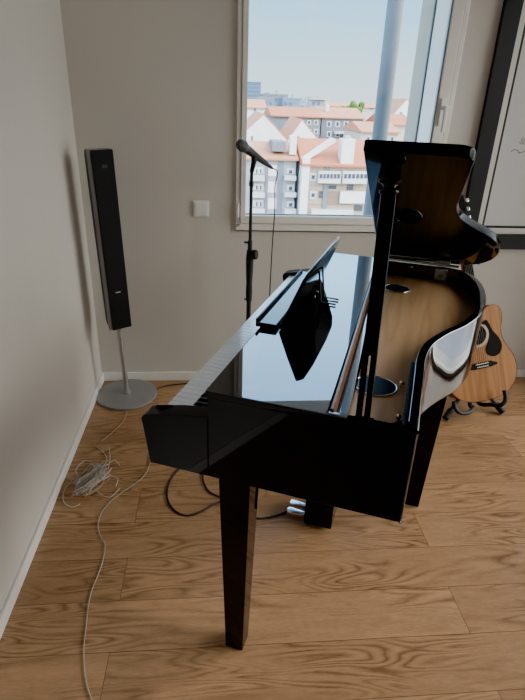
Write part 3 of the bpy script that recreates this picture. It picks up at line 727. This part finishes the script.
# middle distance
b = Bld('grey apartment block with long orange roof behind the white gables', 272, 321, 115.5, 132, 20, 'mid', 'ridge', 107, 'tile')
for k in range(6):
    f = b.rect('window', 'winw', 300 + (k % 3) * 7, 304 + (k % 3) * 7, 120 + (k // 3) * 9, 125 + (k // 3) * 9); b.rect('pane', 'win', 301 + (k % 3) * 7, 303 + (k % 3) * 7, 121 + (k // 3) * 9, 124 + (k // 3) * 9, -.14, -.07, f)
b = Bld('mid grey apartment block with orange roof, nearest left of the steel post', 322, 364, 117, 134, 18, 'mid', 'ridge', 107.5, 'tile2')
for k in range(8):
    f = b.rect('window', 'winw', 327 + (k % 4) * 8.5, 331 + (k % 4) * 8.5, 121 + (k // 4) * 10, 127 + (k // 4) * 10); b.rect('pane', 'win', 328 + (k % 4) * 8.5, 330 + (k % 4) * 8.5, 122 + (k // 4) * 10, 126 + (k // 4) * 10, -.14, -.07, f)
b.rect('balcony', 'slab', 334, 352, 131, 134, -1.4, .05); b.rect('chimney', 'white', 330, 332, 104, 112, 4, 6)
b = Bld('cream apartment block low behind the steel post', 362, 399, 131, 112, 16, 'cream', 'ridge', 122, 'tile2')
for k in range(4):
    f = b.rect('window', 'winw', 366 + k * 8, 370 + k * 8, 136, 143); b.rect('pane', 'win', 367 + k * 8, 369 + k * 8, 137, 142, -.14, -.07, f)
b = Bld('cream house with window right of the steel post', 383, 412, 124, 130, 15, 'cream', 'ridge', 114, 'tile')
f = b.rect('window', 'winw', 389, 396, 127, 135); b.rect('pane', 'win', 390.5, 394.5, 128.5, 134, -.14, -.07, f)
b = Bld('white gabled house at the right edge of the window view', 391, 424, 118, 150, 14, 'white', 'gable', apex=(407, 100), roof='tile2', name='gabled_house'); b.rect('window', 'mid', 400, 402, 112, 116)
b = Bld('small white gabled house with orange roof at the left edge of the window view', 240, 266, 107, 175, 20, 'white', 'ridge', 99, 'tile2', name='gabled_house'); b.rect('window', 'mid', 254, 256, 108, 112)
b = Bld('low row of orange roofed houses on the skyline left of the steel post', 327, 384, 106.5, 212, 18, 'cream', 'ridge', 103, 'tile2', name='row_house')
for k in range(5): b.rect('window', 'mid', 330 + k * 10, 333 + k * 10, 107.5, 110)
b = Bld('low orange roofed house on the skyline right of the steel post', 386, 412, 110, 216, 18, 'cream', 'ridge', 106, 'tile2', name='row_house'); b.rect('window', 'mid', 398, 401, 111, 113)
# far skyline
b = Bld('blue glass tower block at the far left of the skyline', 242, 261, 83, 420, 30, 'tower', name='tower_block')
for k in range(4): b.rect('window_band', 'far', 242.5, 260.5, 85 + k * 4, 86.6 + k * 4, -.3, .1)
for i, (a, c, t, Y, lab) in enumerate(((258, 274, 99, 290, 'blue grey skyline block just right of the glass tower'), (264, 288, 95.5, 330, 'wide grey skyline block with rooftop boxes'),
        (283, 302, 99.5, 290, 'bluish skyline block with dark windows, middle of the skyline'), (300, 312, 103, 252, 'low pale skyline block between the grey ones'), (311, 325, 99.5, 200, 'boxy pale grey rooftop tower above the long orange roof'))):
    b = Bld(lab, a, c, t, Y, 8 if Y == 200 else 28, ('far', 'mid', 'far', 'grey', 'grey', 'grey')[i], name='tower_block')
    n = max(2, int((c - a) / 5))
    for k in range(n): b.rect('window', 'tower', a + 1.5 + k * 5, a + 3.5 + k * 5, t + 2.5, t + 5.5, -.3, .1)
    if i != 4: b.rect('rooftop_box', 'far', a + 2, a + 6, t - 3, t, 4, 12); b.rect('antenna', 'mid', (a + c) / 2 + 1, (a + c) / 2 + 1.5, t - 6, t, 5, 6)
    else: b.rect('rooftop_box', 'cream', a - 1, c + 1, t - 1.5, t + .5, -1, 12)
# tree on the skyline
tc_ = at(353, 109, 185)
tr = empty('skyline_tree', (tc_.x, 185, GZ)); tag(tr, 'green tree crown showing above the orange roofs left of the post', 'tree')
obj('trunk', cyl((0, 0, 0), (0, 0, tc_.z - GZ), .6, 10, .3), B['bark'], tr)
bm = bmesh.new()
for k in range(26):
    g = bmesh.ops.create_icosphere(bm, subdivisions=1, radius=random.uniform(.7, 1.3))
    q = Vector((random.gauss(0, 1.6), random.gauss(0, 1.2), random.gauss(0, .8)))
    for v in g['verts']: v.co = v.co * random.uniform(.8, 1.2) + q + Vector((0, 0, tc_.z - GZ))
obj('crown', bm, B['leaf'], tr, False)

# ------------------------------------------------------------------ sky and light
wld = bpy.data.worlds.new('sky'); bpy.context.scene.world = wld; wld.use_nodes = True
nt = wld.node_tree; N = nt.nodes; L = nt.links
bg = N['Background']; tc = N.new('ShaderNodeTexCoord'); sep = N.new('ShaderNodeSeparateXYZ')
L.new(tc.outputs['Generated'], sep.inputs[0])
cr = N.new('ShaderNodeValToRGB'); e = cr.color_ramp.elements
e[0].position = 0.0; e[0].color = (.40, .37, .33, 1)
e[1].position = 1.0; e[1].color = (.20, .42, .86, 1)
for p, c in ((.495, (.40, .37, .33, 1)), (.50, (.80, .92, 1.0, 1)), (.53, (.64, .86, 1.0, 1)), (.58, (.36, .74, 1.06, 1)), (.66, (.40, .70, 1.0, 1)), (.78, (.34, .60, .98, 1))):
    q = e.new(p); q.color = c
mr = N.new('ShaderNodeMapRange'); mr.inputs['From Min'].default_value = -1; mr.inputs['From Max'].default_value = 1
L.new(sep.outputs['Z'], mr.inputs['Value']); L.new(mr.outputs['Result'], cr.inputs['Fac'])
mpn = N.new('ShaderNodeMapping'); mpn.inputs['Scale'].default_value = (2.2, 2.2, 5.5); mpn.inputs['Location'].default_value = (.4, .1, .3)
L.new(tc.outputs['Generated'], mpn.inputs['Vector'])
cn = N.new('ShaderNodeTexNoise'); cn.inputs['Scale'].default_value = 2.2; cn.inputs['Detail'].default_value = 7; cn.inputs['Roughness'].default_value = .55
L.new(mpn.outputs['Vector'], cn.inputs['Vector'])
cc = N.new('ShaderNodeValToRGB'); cc.color_ramp.elements[0].position = .58; cc.color_ramp.elements[1].position = .85
cc.color_ramp.elements[1].color = (.75, .75, .75, 1)
L.new(cn.outputs['Fac'], cc.inputs['Fac'])
up = N.new('ShaderNodeMapRange'); up.inputs['From Min'].default_value = 0.0; up.inputs['From Max'].default_value = .08
L.new(sep.outputs['Z'], up.inputs['Value'])
mm = N.new('ShaderNodeMath'); mm.operation = 'MULTIPLY'; L.new(cc.outputs['Color'], mm.inputs[0]); L.new(up.outputs['Result'], mm.inputs[1])
mix = N.new('ShaderNodeMix'); mix.data_type = 'RGBA'; mix.inputs[7].default_value = (.97, .97, .96, 1)
L.new(mm.outputs[0], mix.inputs[0]); L.new(cr.outputs['Color'], mix.inputs[6]); dt = N.new('ShaderNodeVectorMath'); dt.operation = 'DOT_PRODUCT'; dt.inputs[1].default_value = (.93, -.37, 0)
L.new(tc.outputs['Generated'], dt.inputs[0])
br = N.new('ShaderNodeMapRange'); br.interpolation_type = 'SMOOTHSTEP'
br.inputs['From Min'].default_value = .12; br.inputs['From Max'].default_value = .70; br.inputs['To Min'].default_value = 1.0; br.inputs['To Max'].default_value = 2.0
L.new(dt.outputs['Value'], br.inputs['Value'])
wf = N.new('ShaderNodeMapRange'); wf.inputs['From Min'].default_value = 1.0; wf.inputs['From Max'].default_value = 2.0; L.new(br.outputs['Result'], wf.inputs['Value'])
wm = N.new('ShaderNodeMix'); wm.data_type = 'RGBA'; wm.inputs[7].default_value = (1, .97, .92, 1)
L.new(wf.outputs['Result'], wm.inputs[0]); L.new(mix.outputs[2], wm.inputs[6])
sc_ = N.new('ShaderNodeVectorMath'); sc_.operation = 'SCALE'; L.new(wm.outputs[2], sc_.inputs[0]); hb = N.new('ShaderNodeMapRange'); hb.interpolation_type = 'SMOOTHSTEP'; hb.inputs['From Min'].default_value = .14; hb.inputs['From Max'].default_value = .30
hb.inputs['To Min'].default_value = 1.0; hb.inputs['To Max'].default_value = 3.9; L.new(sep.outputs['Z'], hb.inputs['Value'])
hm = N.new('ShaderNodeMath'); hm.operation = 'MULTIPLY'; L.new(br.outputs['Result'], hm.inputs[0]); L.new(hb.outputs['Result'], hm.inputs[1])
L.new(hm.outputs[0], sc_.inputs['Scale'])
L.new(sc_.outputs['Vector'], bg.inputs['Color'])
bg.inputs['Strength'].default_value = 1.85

sd = bpy.data.lights.new('sun', 'SUN'); sd.energy = 2.2; sd.angle = R(1); sd.color = (1, .95, .86)
so = bpy.data.objects.new('sun', sd); C.objects.link(so)
so.rotation_euler = Vector((.55, .62, -.75)).to_track_quat('-Z', 'Y').to_euler()
def portal(name, loc, d, sx_, sy_):
    a = bpy.data.lights.new(name, 'AREA'); a.shape = 'RECTANGLE'; a.size = sx_; a.size_y = sy_; a.cycles.is_portal = True
    o = bpy.data.objects.new(name, a); C.objects.link(o); o.location = loc; o.rotation_euler = Vector(d).to_track_quat('-Z', 'Y').to_euler()
portal('window_portal', ((WX0 + WX1) / 2, YO + .02, (WZ0 + WZ1) / 2), (0, -1, 0), WX1 - WX0, WZ1 - WZ0)
portal('window_portal', (XR + .32, (RY0 + RY1) / 2, (RZ0 + RZ1) / 2), (-1, 0, 0), RZ1 - RZ0, RY1 - RY0)

sc = bpy.context.scene
sc.view_settings.view_transform = 'AgX'
sc.view_settings.look = 'AgX - Punchy'
sc.view_settings.exposure = 0.85
sc.cycles.max_bounces = 10; sc.cycles.diffuse_bounces = 6; sc.cycles.transparent_max_bounces = 12
